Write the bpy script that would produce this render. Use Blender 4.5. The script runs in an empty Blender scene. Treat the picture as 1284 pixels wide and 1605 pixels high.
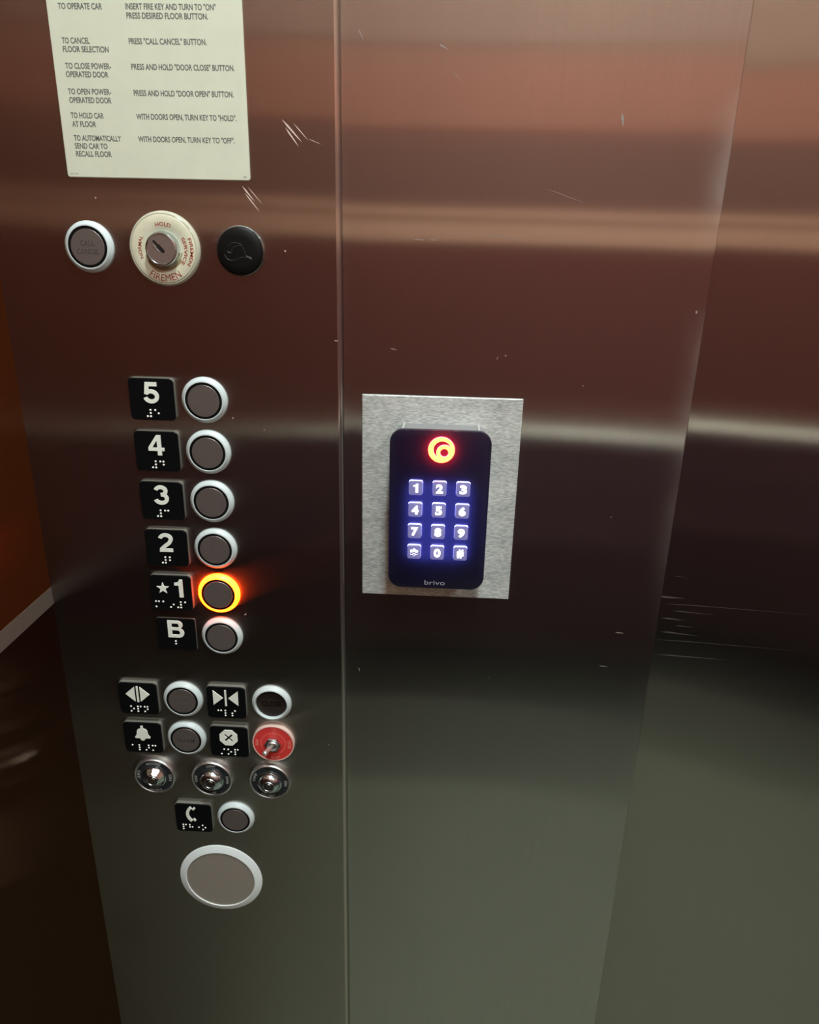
import bpy, bmesh, math, random
from mathutils import Matrix, Vector
random.seed(7)
SC = bpy.context.scene
COL = SC.collection
PI = math.pi
MM = 0.001
EYE = 1.37                      # eye height above the car floor (m)

# ------------------------------------------------------------------ camera
cd = bpy.data.cameras.new('camera')
cam = bpy.data.objects.new('camera', cd)
COL.objects.link(cam)
cd.sensor_fit = 'VERTICAL'; cd.sensor_height = 36.0
cd.lens = 36.0 * 1163.6 / 1605.0
cd.clip_start = 0.01
_r = Vector((0.99860661, 0.04805679, 0.02180326))
_d = Vector((0.03713905, -0.34647784, -0.93732268))
_f = Vector((-0.03749038, 0.93682637, -0.34777984))
M4 = Matrix((( _r.x, -_d.x, -_f.x, 0.0), (_r.y, -_d.y, -_f.y, -0.5), (_r.z, -_d.z, -_f.z, EYE), (0, 0, 0, 1)))
cam.matrix_world = M4
SC.camera = cam

# ------------------------------------------------------------------ world, exposure
w = bpy.data.worlds.new('world'); SC.world = w; w.use_nodes = True
w.node_tree.nodes['Background'].inputs[0].default_value = (0.0, 0.0, 0.0, 1)
w.node_tree.nodes['Background'].inputs[1].default_value = 0.0
SC.view_settings.view_transform = 'Standard'
SC.view_settings.look = 'None'
SC.view_settings.exposure = 0.0
SC.view_settings.gamma = 1.0
SC.view_settings.use_curve_mapping = False
try:
    SC.cycles.max_bounces = 8; SC.cycles.glossy_bounces = 6; SC.cycles.diffuse_bounces = 5
    SC.cycles.sample_clamp_indirect = 6.0
except Exception:
    pass
# ceiling downlights: (x, y, emission)
LAMP_E = 390.0
LAMP_R = 0.055
LAMPS = [(0.08, -0.42, 1.3), (0.10, -1.00, 0.9), (0.92, -1.00, 0.9)]
LAMP_COL = (0.90, 1.0, 0.985)

# ------------------------------------------------------------------ materials
def mat(name):
    m = bpy.data.materials.new(name); m.use_nodes = True
    return m, m.node_tree, m.node_tree.nodes['Principled BSDF']

def simple(name, col, rough=0.5, metal=0.0, spec=0.5, coat=0.0, emit=None, es=0.0, noise=0.0, nscale=400.0, sss=0.0, srad=(0.003, 0.003, 0.003)):
    m, nt, b = mat(name)
    b.inputs['Base Color'].default_value = (*col, 1)
    b.inputs['Roughness'].default_value = rough
    b.inputs['Metallic'].default_value = metal
    b.inputs['Specular IOR Level'].default_value = spec
    b.inputs['Coat Weight'].default_value = coat
    b.inputs['Coat Roughness'].default_value = 0.05
    if sss:
        b.inputs['Subsurface Weight'].default_value = sss
        b.inputs['Subsurface Radius'].default_value = srad
        b.inputs['Subsurface Scale'].default_value = 1.0
    if emit:
        b.inputs['Emission Color'].default_value = (*emit, 1)
        b.inputs['Emission Strength'].default_value = es
    if noise:
        tc = nt.nodes.new('ShaderNodeTexCoord'); nz = nt.nodes.new('ShaderNodeTexNoise')
        nz.inputs['Scale'].default_value = nscale; nz.inputs['Detail'].default_value = 4
        nt.links.new(tc.outputs['Object'], nz.inputs['Vector'])
        mr = nt.nodes.new('ShaderNodeMapRange')
        mr.inputs['From Min'].default_value = 0.3; mr.inputs['From Max'].default_value = 0.7
        mr.inputs['To Min'].default_value = 1 - noise; mr.inputs['To Max'].default_value = 1 + noise
        nt.links.new(nz.outputs['Fac'], mr.inputs['Value'])
        mx = nt.nodes.new('ShaderNodeVectorMath'); mx.operation = 'SCALE'
        mx.inputs[0].default_value = col
        nt.links.new(mr.outputs['Result'], mx.inputs['Scale'])
        nt.links.new(mx.outputs['Vector'], b.inputs['Base Color'])
    return m

def brushed(name, col, rough, aniso, tangent, grain, smear_x=None, haze=0.0, wave=0.0, film=(0.62, 0.55, 0.5), add=False):
    """vertical-grain brushed stainless: blurs reflections along the tangent"""
    m, nt, b = mat(name)
    N, L = nt.nodes, nt.links
    N.remove(b)
    b = N.new('ShaderNodeBsdfAnisotropic'); b.distribution = 'GGX'
    b.inputs['Anisotropy'].default_value = aniso
    cx = N.new('ShaderNodeCombineXYZ')
    for i in range(3): cx.inputs[i].default_value = tangent[i]
    L.new(cx.outputs[0], b.inputs['Tangent'])
    tc = N.new('ShaderNodeTexCoord')
    mp = N.new('ShaderNodeMapping'); mp.inputs['Scale'].default_value = grain
    L.new(tc.outputs['Object'], mp.inputs['Vector'])
    nz = N.new('ShaderNodeTexNoise'); nz.inputs['Scale'].default_value = 1.0; nz.inputs['Detail'].default_value = 3
    L.new(mp.outputs['Vector'], nz.inputs['Vector'])
    mr = N.new('ShaderNodeMapRange')
    mr.inputs['From Min'].default_value = 0.25; mr.inputs['From Max'].default_value = 0.75
    mr.inputs['To Min'].default_value = 0.97; mr.inputs['To Max'].default_value = 1.03
    L.new(nz.outputs['Fac'], mr.inputs['Value'])
    vm = N.new('ShaderNodeVectorMath'); vm.operation = 'SCALE'; vm.inputs[0].default_value = col
    L.new(mr.outputs['Result'], vm.inputs['Scale'])
    L.new(vm.outputs['Vector'], b.inputs['Color'])
    # slow wear patches change the gloss a little
    n2 = N.new('ShaderNodeTexNoise'); n2.inputs['Scale'].default_value = 9.0; n2.inputs['Detail'].default_value = 5
    L.new(tc.outputs['Object'], n2.inputs['Vector'])
    m2 = N.new('ShaderNodeMapRange')
    m2.inputs['From Min'].default_value = 0.3; m2.inputs['From Max'].default_value = 0.7
    m2.inputs['To Min'].default_value = rough - 0.01; m2.inputs['To Max'].default_value = rough + 0.01
    L.new(n2.outputs['Fac'], m2.inputs['Value'])
    L.new(m2.outputs['Result'], b.inputs['Roughness'])
    # the sheet is not perfectly flat: broad, shallow waves bend the reflections
    if wave:
        n4 = N.new('ShaderNodeTexNoise'); n4.inputs['Scale'].default_value = 3.2; n4.inputs['Detail'].default_value = 0
        L.new(tc.outputs['Object'], n4.inputs['Vector'])
        bp = N.new('ShaderNodeBump'); bp.inputs['Strength'].default_value = 1.0; bp.inputs['Distance'].default_value = wave
        L.new(n4.outputs['Fac'], bp.inputs['Height']); L.new(bp.outputs[0], b.inputs['Normal'])
    out = N['Material Output']
    last = b.outputs[0]
    # worn, greasy haze: a thin pale film, everywhere a trace, more along a handled edge
    df = N.new('ShaderNodeBsdfDiffuse'); df.inputs['Color'].default_value = (*film, 1)
    mix = N.new('ShaderNodeAddShader' if add else 'ShaderNodeMixShader')
    if add: pass
    elif smear_x is None:
        mix.inputs[0].default_value = haze
    else:
        sp = N.new('ShaderNodeSeparateXYZ'); L.new(tc.outputs['Object'], sp.inputs[0])
        e = N.new('ShaderNodeMapRange')
        e.inputs['From Min'].default_value = smear_x - 0.022; e.inputs['From Max'].default_value = smear_x
        e.inputs['To Min'].default_value = 0.0; e.inputs['To Max'].default_value = 1.0
        L.new(sp.outputs[0], e.inputs['Value'])
        pw = N.new('ShaderNodeMath'); pw.operation = 'POWER'; pw.inputs[1].default_value = 2.6
        L.new(e.outputs['Result'], pw.inputs[0])
        mp3 = N.new('ShaderNodeMapping'); mp3.inputs['Scale'].default_value = (14, 14, 9)
        L.new(tc.outputs['Object'], mp3.inputs['Vector'])
        n3 = N.new('ShaderNodeTexNoise'); n3.inputs['Scale'].default_value = 1.0; n3.inputs['Detail'].default_value = 6
        L.new(mp3.outputs['Vector'], n3.inputs['Vector'])
        m3 = N.new('ShaderNodeMapRange')
        m3.inputs['From Min'].default_value = 0.42; m3.inputs['From Max'].default_value = 0.72
        m3.inputs['To Min'].default_value = 0.0; m3.inputs['To Max'].default_value = 0.4
        L.new(n3.outputs['Fac'], m3.inputs['Value'])
        ml = N.new('ShaderNodeMath'); ml.operation = 'MULTIPLY_ADD'
        L.new(pw.outputs[0], ml.inputs[0]); L.new(m3.outputs['Result'], ml.inputs[1]); ml.inputs[2].default_value = haze
        hz = N.new('ShaderNodeMapRange')
        hz.inputs['From Min'].default_value = 1.10; hz.inputs['From Max'].default_value = 1.50
        hz.inputs['To Min'].default_value = 0.06; hz.inputs['To Max'].default_value = 1.0
        L.new(sp.outputs[2], hz.inputs['Value'])
        mh = N.new('ShaderNodeMath'); mh.operation = 'MULTIPLY'
        L.new(m3.outputs['Result'], mh.inputs[0]); L.new(hz.outputs['Result'], mh.inputs[1])
        L.new(mh.outputs[0], ml.inputs[1])
        L.new(ml.outputs[0], mix.inputs[0])
    k0 = 0 if add else 1
    L.new(last, mix.inputs[k0]); L.new(df.outputs[0], mix.inputs[k0 + 1])
    L.new(mix.outputs[0], out.inputs['Surface'])
    return m

STEEL_C = (0.52, 0.51, 0.495)
STEEL_R = 0.185
STEEL_A = 0.86
UP = (0, 0, 1)
steel_panel = brushed('brushed_steel_panel', (0.415, 0.39, 0.365), STEEL_R, STEEL_A, UP, (700, 700, 5), haze=0.006, wave=0.006)
steel_wall = brushed('brushed_steel_wall', STEEL_C, STEEL_R, STEEL_A, UP, (700, 700, 5), smear_x=0.1700, haze=0.006, wave=0.002)
steel_door = brushed('brushed_steel_door', (0.455, 0.43, 0.40), STEEL_R, STEEL_A, UP, (700, 700, 5), haze=0.004, wave=0.003)
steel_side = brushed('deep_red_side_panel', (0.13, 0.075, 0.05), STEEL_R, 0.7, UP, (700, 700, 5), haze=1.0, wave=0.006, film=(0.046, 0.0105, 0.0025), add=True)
side_shade = brushed('shaded_side_panel', (0.10, 0.06, 0.04), STEEL_R, 0.7, UP, (700, 700, 5), add=True, wave=0.006, film=(0.010, 0.003, 0.0015))  # lower side wall: its dark reflection is put into a darker colour
side_streak = simple('reflected_streak_strip', (0.10, 0.076, 0.060), 0.6)  # colour of a soft reflected streak, painted as a strip
steel_fold = brushed('bright_steel_fold', (0.52, 0.48, 0.45), STEEL_R, 0.7, UP, (700, 700, 5), haze=0.05)  # lighter than the panel: the rounded edge's highlight put into its colour

def plate_mat():
    m, nt, b = mat('etched_aluminium_plate')
    N, L = nt.nodes, nt.links
    tc = N.new('ShaderNodeTexCoord'); mp = N.new('ShaderNodeMapping'); mp.inputs['Scale'].default_value = (330, 330, 1300)
    L.new(tc.outputs['Object'], mp.inputs['Vector'])
    nz = N.new('ShaderNodeTexNoise'); nz.inputs['Scale'].default_value = 1.0; nz.inputs['Detail'].default_value = 3
    L.new(mp.outputs['Vector'], nz.inputs['Vector'])
    n2 = N.new('ShaderNodeTexNoise'); n2.inputs['Scale'].default_value = 45.0; n2.inputs['Detail'].default_value = 3
    L.new(tc.outputs['Object'], n2.inputs['Vector'])
    ad = N.new('ShaderNodeMath'); ad.operation = 'MULTIPLY_ADD'; ad.inputs[1].default_value = 0.45
    L.new(n2.outputs['Fac'], ad.inputs[0]); L.new(nz.outputs['Fac'], ad.inputs[2])
    cr = N.new('ShaderNodeValToRGB')
    cr.color_ramp.elements[0].position = 0.48; cr.color_ramp.elements[0].color = (0.36, 0.39, 0.385, 1)
    cr.color_ramp.elements[1].position = 0.95; cr.color_ramp.elements[1].color = (0.80, 0.83, 0.80, 1)
    L.new(ad.outputs[0], cr.inputs[0]); L.new(cr.outputs[0], b.inputs['Base Color'])
    b.inputs['Metallic'].default_value = 0.35; b.inputs['Roughness'].default_value = 0.5
    bp = N.new('ShaderNodeBump'); bp.inputs['Strength'].default_value = 0.15; bp.inputs['Distance'].default_value = 0.0003
    L.new(nz.outputs['Fac'], bp.inputs['Height']); L.new(bp.outputs[0], b.inputs['Normal'])
    return m
aluminium = plate_mat()

def wood_mat(name, c0, c1, rough=0.4):
    m, nt, b = mat(name)
    N, L = nt.nodes, nt.links
    tc = N.new('ShaderNodeTexCoord'); mp = N.new('ShaderNodeMapping'); mp.inputs['Scale'].default_value = (14, 14, 1.4)
    L.new(tc.outputs['Object'], mp.inputs['Vector'])
    nz = N.new('ShaderNodeTexNoise'); nz.inputs['Scale'].default_value = 2.0; nz.inputs['Detail'].default_value = 6; nz.inputs['Distortion'].default_value = 1.0
    L.new(mp.outputs['Vector'], nz.inputs['Vector'])
    cr = N.new('ShaderNodeValToRGB')
    cr.color_ramp.elements[0].position = 0.3; cr.color_ramp.elements[0].color = (*c0, 1)
    cr.color_ramp.elements[1].position = 0.7; cr.color_ramp.elements[1].color = (*c1, 1)
    L.new(nz.outputs['Fac'], cr.inputs[0]); L.new(cr.outputs[0], b.inputs['Base Color'])
    b.inputs['Roughness'].default_value = rough; b.inputs['Specular IOR Level'].default_value = 0.3
    return m
wood_shaded = wood_mat('shaded_mahogany_laminate', (0.062, 0.028, 0.032), (0.088, 0.040, 0.044))  # lowest laminate: shade towards the floor put into the colour
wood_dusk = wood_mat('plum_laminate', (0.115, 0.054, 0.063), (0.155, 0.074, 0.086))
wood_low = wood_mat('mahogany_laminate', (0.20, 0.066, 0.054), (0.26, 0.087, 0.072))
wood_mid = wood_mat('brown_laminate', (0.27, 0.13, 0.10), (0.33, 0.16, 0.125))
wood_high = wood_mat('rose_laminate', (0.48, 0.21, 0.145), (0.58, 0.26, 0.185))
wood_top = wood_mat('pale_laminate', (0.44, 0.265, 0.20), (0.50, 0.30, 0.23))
belt_steel = simple('pale_belt_strip', (0.86, 0.48, 0.33), 0.4)
floor_mat = simple('grey_green_carpet', (0.232, 0.258, 0.19), 0.95, noise=0.25, nscale=120)
floor_shaded = simple('shaded_carpet_strip', (0.115, 0.12, 0.092), 0.95, noise=0.25, nscale=120)  # falloff of light near the back wall, painted as a darker strip
ceil_mat = simple('pale_ceiling_panel', (0.60, 0.62, 0.59), 0.7)
dark_kick = simple('dark_kick_plate', (0.02, 0.017, 0.015), 0.5)
rail_steel = simple('polished_rail_steel', (0.92, 0.86, 0.72), 0.48, 1.0)
def lamp_emit(k): return simple('lit_lamp_lens', (0.9, 0.9, 0.9), 0.5, emit=LAMP_COL, es=LAMP_E * k)
chrome = simple('chrome', (0.66, 0.76, 0.80), 0.2, 1.0)
rod_chrome = simple('worn_lever_chrome', (0.82, 0.80, 0.77), 0.35, 0.85)
chrome_dull = simple('satin_chrome', (0.72, 0.74, 0.73), 0.38, 1.0)
ring_white = simple('frosted_white_plastic', (0.56, 0.63, 0.635), 0.38, sss=0.15)
rim_white = simple('pale_plastic_rim', (0.76, 0.82, 0.82), 0.38)
ring_lit = simple('lit_orange_ring', (0.6, 0.3, 0.1), 0.4, emit=(1.0, 0.052, 0.001), es=22.0)
gasket = simple('black_rubber', (0.004, 0.004, 0.004), 0.6, spec=0.1)
face_metal = simple('bead_blasted_steel', (0.275, 0.24, 0.225), 0.42, 0.75, noise=0.05, nscale=700)
disc_metal = simple('pale_blasted_steel', (0.50, 0.455, 0.395), 0.5, 0.6, noise=0.04, nscale=700)
face_dark = simple('smoked_button_face', (0.022, 0.014, 0.011), 0.4)
engrave = simple('engraved_grey', (0.055, 0.048, 0.045), 0.6)
engrave_pale = simple('engraved_pale', (0.17, 0.145, 0.13), 0.5, 0.5)
engrave_dark = simple('engraved_black', (0.003, 0.002, 0.002), 0.7, spec=0.1)
tag_black = simple('gloss_black_plastic', (0.0045, 0.005, 0.0055), 0.3, spec=0.12)
tag_back = simple('grey_tag_backing', (0.155, 0.155, 0.135), 0.35)
ink_white = simple('raised_ivory_plastic', (0.82, 0.86, 0.77), 0.45)
dot_white = simple('braille_white', (0.82, 0.84, 0.78), 0.35)
paper = simple('cream_notice_plastic', (0.63, 0.645, 0.52), 0.45, noise=0.03, nscale=60)
ink_grey = simple('grey_print', (0.105, 0.115, 0.105), 0.6)
cream = simple('cream_acrylic', (0.64, 0.62, 0.47), 0.28, coat=0.3, noise=0.07, nscale=110)
cream_edge = simple('clear_acrylic_edge', (0.50, 0.49, 0.38), 0.16, coat=0.8)
grime = simple('brown_grime', (0.33, 0.26, 0.13), 0.6)
ink_red = simple('dark_red_print', (0.30, 0.045, 0.03), 0.5)
slot_black = simple('keyway_black', (0.002, 0.002, 0.002), 0.6)
cap_black = simple('satin_black_cap', (0.0035, 0.0035, 0.0035), 0.5, spec=0.2)
emboss = simple('worn_black_emboss', (0.02, 0.02, 0.02), 0.5)
red_face = simple('red_plastic', (0.62, 0.045, 0.04), 0.3, spec=0.4)
red_groove = simple('pale_red_ring', (0.72, 0.10, 0.08), 0.35)
red_text = simple('pink_lettering', (0.72, 0.22, 0.17), 0.4)
charcoal = simple('charcoal_enamel', (0.018, 0.021, 0.023), 0.3)
silver_text = simple('silver_lettering', (0.38, 0.38, 0.35), 0.4, 0.3)
housing_grey = simple('grey_reader_housing', (0.20, 0.195, 0.20), 0.4)
seam_pale = simple('pale_seam', (0.42, 0.42, 0.40), 0.4)
key_body = simple('backlit_key', (0.16, 0.16, 0.26), 0.25, emit=(0.22, 0.20, 0.62), es=0.40)
key_side = simple('key_light_skirt', (0.5, 0.5, 0.7), 0.3, emit=(0.30, 0.32, 1.0), es=9.0)
key_num = simple('lit_numeral', (0.9, 0.9, 0.9), 0.4, emit=(1.0, 1.0, 1.0), es=2.2)
def translucent_cover():
    m = simple('smoked_navy_cover', (0.0085, 0.0070, 0.020), 0.22, spec=0.22)
    nt = m.node_tree; N, L = nt.nodes, nt.links
    b = N['Principled BSDF']; tr = N.new('ShaderNodeBsdfTranslucent'); tr.inputs['Color'].default_value = (0.05, 0.045, 0.05, 1)
    ad = N.new('ShaderNodeAddShader')
    L.new(b.outputs[0], ad.inputs[0]); L.new(tr.outputs[0], ad.inputs[1]); L.new(ad.outputs[0], N['Material Output'].inputs['Surface'])
    return m
cover_black = translucent_cover()
blue_led = simple('blue_led_sheet', (0.5, 0.5, 0.6), 0.5, emit=(0.10, 0.135, 1.0), es=4.0)
red_led = simple('red_led_disc', (0.6, 0.4, 0.4), 0.5, emit=(1.0, 0.0, 0.06), es=6.0)
word_grey = simple('pale_print', (0.30, 0.30, 0.36), 0.5)
logo_face = simple('lit_emblem_face', (0.5, 0.2, 0.1), 0.4, emit=(1.0, 0.15, 0.04), es=6.5)
logo_side = simple('lit_emblem_edge', (0.5, 0.1, 0.1), 0.4, emit=(1.0, 0.01, 0.03), es=60.0)
scratch_mat = simple('pale_scratch', (0.62, 0.50, 0.45), 0.5)
scuff_mat = simple('worn_scuff', (0.075, 0.06, 0.055), 0.6)
scratch_dim = simple('dim_scratch', (0.25, 0.20, 0.175), 0.5)

# ------------------------------------------------------------------ mesh helpers
# local frame of every fitting: x right, z up, -y out of the panel; profile depth t means y = -t. Units mm.
class MB:
    def __init__(s): s.v = []; s.f = []; s.m = []
    def add(s, v, f, mi=0):
        o = len(s.v); s.v += [tuple(p) for p in v]
        s.f += [tuple(i + o for i in q) for q in f]; s.m += [mi] * len(f)
        return s
    def xf(s, fn): s.v = [fn(p) for p in s.v]; return s
    def join(s, o, dx=0, dy=0, dz=0, mi=None):
        n = len(s.v); s.v += [(p[0] + dx, p[1] + dy, p[2] + dz) for p in o.v]
        s.f += [tuple(i + n for i in q) for q in o.f]; s.m += [(mi if mi is not None else k) for k in o.m]
        return s

def build(name, mb, mats, parent=None, loc=None, smooth=35, scale=MM, recalc=True):
    me = bpy.data.meshes.new(name)
    me.from_pydata([(p[0] * scale, p[1] * scale, p[2] * scale) for p in mb.v], [], mb.f)
    if not isinstance(mats, (list, tuple)): mats = [mats]
    for m in mats: me.materials.append(m)
    for p, mi in zip(me.polygons, mb.m): p.material_index = mi
    bm = bmesh.new(); bm.from_mesh(me)
    bmesh.ops.remove_doubles(bm, verts=bm.verts, dist=1e-7)
    if recalc: bmesh.ops.recalc_face_normals(bm, faces=bm.faces)
    bm.to_mesh(me); bm.free()
    if smooth:
        for p in me.polygons: p.use_smooth = True
        me.set_sharp_from_angle(angle=math.radians(smooth))
    o = bpy.data.objects.new(name, me); COL.objects.link(o)
    if parent: o.parent = parent
    if loc: o.location = loc
    return o

def thing(name, loc, label, cat, group=None):
    o = bpy.data.objects.new(name, None); COL.objects.link(o)
    o.location = loc; o.empty_display_size = 0.01
    return tag(o, label, cat, group)

def tag(o, label, cat, group=None):
    o['label'] = label; o['category'] = cat
    if group: o['group'] = group
    return o

def structure(o): o['kind'] = 'structure'; return o

def lathe(prof, seg=72, cx=0, cz=0, rot=0.0, mi=0):
    """prof: list of (radius, t), revolved around the outward axis"""
    v = []; f = []; rows = []
    for r, t in prof:
        if r < 1e-6:
            rows.append([len(v)]); v.append((cx, -t, cz))
        else:
            rows.append(list(range(len(v), len(v) + seg)))
            for k in range(seg):
                a = 2 * PI * k / seg + rot
                v.append((cx + r * math.cos(a), -t, cz + r * math.sin(a)))
    for a, b in zip(rows[:-1], rows[1:]):
        if len(a) == 1 and len(b) == 1: continue
        for k in range(seg):
            k2 = (k + 1) % seg
            if len(a) == 1: f.append((a[0], b[k], b[k2]))
            elif len(b) == 1: f.append((a[k], a[k2], b[0]))
            else: f.append((a[k], a[k2], b[k2], b[k]))
    return MB().add(v, f, mi)

def rrect(w, h, r, n=8):
    pts = []
    for cx, cz, a0 in ((w/2 - r, h/2 - r, 0), (-w/2 + r, h/2 - r, 90), (-w/2 + r, -h/2 + r, 180), (w/2 - r, -h/2 + r, 270)):
        for k in range(n + 1):
            a = math.radians(a0 + 90 * k / n)
            pts.append((cx + r * math.cos(a), cz + r * math.sin(a)))
    return pts

def rbox(w, h, r, layers, n=8, mi=0):
    """layers: (inset, t) from back to front, both ends capped"""
    v = []; f = []; L = []
    for ins, t in layers:
        p = rrect(w - 2 * ins, h - 2 * ins, max(r - ins, 0.05), n)
        L.append(range(len(v), len(v) + len(p))); v += [(x, -t, z) for x, z in p]
    c = len(L[0])
    for a, b in zip(L[:-1], L[1:]):
        for k in range(c): f.append((a[k], a[(k + 1) % c], b[(k + 1) % c], b[k]))
    f.append(tuple(L[0])); f.append(tuple(L[-1]))
    return MB().add(v, f, mi)

def box(x0, x1, y0, y1, z0, z1, mi=0):
    v = [(x, y, z) for x in (x0, x1) for y in (y0, y1) for z in (z0, z1)]
    return MB().add(v, [(0, 1, 3, 2), (4, 6, 7, 5), (0, 4, 5, 1), (2, 3, 7, 6), (0, 2, 6, 4), (1, 5, 7, 3)], mi)

def tube(path, rads, seg=16, mi=0):
    v = []; f = []
    n = len(path); path = [Vector(p) for p in path]
    for i in range(n):
        d = (path[min(i + 1, n - 1)] - path[max(i - 1, 0)]).normalized()
        u = d.orthogonal().normalized() if i == 0 else (u - d * u.dot(d)).normalized()
        q = d.cross(u)
        for k in range(seg):
            a = 2 * PI * k / seg
            v.append(tuple(path[i] + (u * math.cos(a) + q * math.sin(a)) * rads[i]))
    for i in range(n - 1):
        for k in range(seg):
            k2 = (k + 1) % seg
            f.append((i * seg + k, i * seg + k2, (i + 1) * seg + k2, (i + 1) * seg + k))
    f.append(tuple(range(seg))); f.append(tuple(range((n - 1) * seg, n * seg)))
    return MB().add(v, f, mi)

def curve_mesh(cu):
    o = bpy.data.objects.new('t', cu); COL.objects.link(o)
    dg = bpy.context.evaluated_depsgraph_get(); dg.update()
    me = bpy.data.meshes.new_from_object(o.evaluated_get(dg))
    v = [tuple(p.co) for p in me.vertices]; f = [tuple(p.vertices) for p in me.polygons]
    COL.objects.unlink(o); bpy.data.objects.remove(o); bpy.data.curves.remove(cu); bpy.data.meshes.remove(me)
    return v, f

def poly2d(polys, t0, t1, mi=0):
    """filled, extruded even-odd polygons in the x-z plane, mm"""
    cu = bpy.data.curves.new('c', 'CURVE'); cu.dimensions = '2D'; cu.fill_mode = 'BOTH'; cu.extrude = 0.5
    for P in polys:
        s = cu.splines.new('POLY'); s.points.add(len(P) - 1); s.use_cyclic_u = True
        for k, p in enumerate(P): s.points[k].co = (p[0], p[1], 0, 1)
    v, f = curve_mesh(cu)
    return MB().add([(x, -(t0 + (z + 0.5) * (t1 - t0)), y) for x, y, z in v], f, mi)

def text(s, cap=None, width=None, x=0, z=0, t0=0, t1=0.3, bold=0.0, align='L', spacing=1.0, xs=None, mi=0, shear=0.0):
    """lettering of the given cap height / width in mm, base line at z"""
    cu = bpy.data.curves.new('t', 'FONT'); cu.body = s; cu.size = 1.0; cu.extrude = 0.5; cu.offset = bold
    cu.space_character = spacing; cu.resolution_u = 4; cu.shear = shear
    v, f = curve_mesh(cu)
    x0 = min(p[0] for p in v); x1 = max(p[0] for p in v); y1 = max(p[1] for p in v); y0 = min(p[1] for p in v)
    capu = 0.73
    sz = cap / capu if cap else None
    sx = (width / (x1 - x0)) if width else (sz * (xs or 1.0))
    if sz is None: sz = sx
    off = {'L': -x0 * sx, 'C': -(x0 + x1) / 2 * sx, 'R': -x1 * sx}[align]
    return MB().add([(x + off + px * sx, -(t0 + (pz + 0.5) * (t1 - t0)), z + py * sz) for px, py, pz in v], f, mi)

def bend(mb, r, ang, mode='out'):
    """lay flat lettering (centred on x=0, base line z=0) round a circle; ang clockwise from the top, degrees"""
    a0 = math.radians(ang)
    def fn(p):
        if mode == 'out':
            a = a0 + p[0] / r
            return ((r + p[2]) * math.sin(a), p[1], (r + p[2]) * math.cos(a))
        a = a0 - p[0] / r
        return ((r - p[2]) * math.sin(a), p[1], (r - p[2]) * math.cos(a))
    return mb.xf(fn)

def circ(r, cx=0, cz=0, n=48, a0=0, a1=360):
    full = abs(a1 - a0) >= 360
    m = n if full else n + 1
    return [(cx + r * math.cos(math.radians(a0 + (a1 - a0) * k / n)), cz + r * math.sin(math.radians(a0 + (a1 - a0) * k / n))) for k in range(m)]

DOTS = {1: (0, 2), 2: (0, 1), 3: (0, 0), 4: (1, 2), 5: (1, 1), 6: (1, 0)}
def braille(cells, t0, zc, cx=0.0, pitch=5.6, sp=2.25):
    mb = MB(); W = (len(cells) - 1) * pitch + sp
    for i, c in enumerate(cells):
        for d in c:
            ix, iz = DOTS[d]
            mb.join(lathe([(0.78, t0 - 0.1), (0.74, t0 + 0.3), (0.5, t0 + 0.6), (0.22, t0 + 0.72), (0, t0 + 0.75)], 14,
                          cx - W / 2 + i * pitch + ix * sp, zc + (iz - 1) * sp))
    return mb

def W3(x, z, y=0.0): return (x * MM, y, EYE + z * MM)

# ------------------------------------------------------------------ the setting (metres)
H = 2.35
XL, XR, YB = -0.294, 1.45, -1.45
DOORX0, DOORX1 = 0.169, 1.08
def M(mb, name, mats, **k): return build(name, mb, mats, scale=1.0, **k)

structure(M(box(XL - 0.05, XR + 0.05, YB + 0.36, 0.30, -0.05, 0.0, 0).join(box(XL - 0.05, XR + 0.05, YB - 0.05, YB + 0.36, -0.05, 0.0, 1)), 'floor', [floor_mat, floor_shaded], smooth=0))
structure(M(box(XL - 0.05, XR + 0.05, YB - 0.05, 0.30, H, H + 0.05), 'ceiling', ceil_mat, smooth=0))
structure(M(box(XL - 0.04, XL, YB, 0.10, 0.0, 1.098, 1).join(box(XL - 0.04, XL, YB, 0.10, 1.112, H, 0)), 'wall_left', [steel_side, side_shade], smooth=0))
structure(M(box(XL - 0.04, XL + 0.0004, YB, 0.0, 1.098, 1.112), 'painted_streak_1', side_streak, smooth=0))  # added strip: the side wall's reflected streak built as a solid bar
# front wall: a sheet beside the panel, with a folded edge at the doorway, and the return beyond the doorway
fw = MB()
def folded(x0, x1, y0, y1, r, z0, z1, right=True, left=False, n=5, fold_slot=False):
    pts = [(x0, y1)]
    if left: pts += [(x0 + r - r * math.cos(PI / 2 * k / n), y0 + r - r * math.sin(PI / 2 * k / n)) for k in range(n + 1)]
    else: pts.append((x0, y0))
    if right: pts += [(x1 - r + r * math.sin(PI / 2 * k / n), y0 + r - r * math.cos(PI / 2 * k / n)) for k in range(n + 1)]
    else: pts.append((x1, y0))
    pts.append((x1, y1))
    c = len(pts)
    v = [(x, y, z0) for x, y in pts] + [(x, y, z1) for x, y in pts]
    f = [(k, (k + 1) % c, c + (k + 1) % c, c + k) for k in range(c)] + [tuple(range(c)), tuple(range(c, 2 * c))]
    mb = MB().add(v, f)
    for q in range(c):                      # the folded strip itself is slot 1
        if fold_slot and right and x1 - r - 1e-6 <= min(pts[q][0], pts[(q + 1) % c][0]) and max(pts[q][1], pts[(q + 1) % c][1]) <= y0 + r + 1e-6: mb.m[q] = 1
    return mb
fw.join(folded(-0.0676, DOORX0 + 0.0010, 0.007, 0.045, 0.0012, 0.0, H))
fw.join(folded(DOORX1, XR, 0.007, 0.045, 0.0012, 0.0, H, right=False, left=True))
fw.join(box(DOORX0 + 0.001, DOORX1, 0.007, 0.045, 2.08, H))
structure(M(fw, 'wall_front', steel_wall, smooth=50))
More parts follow.
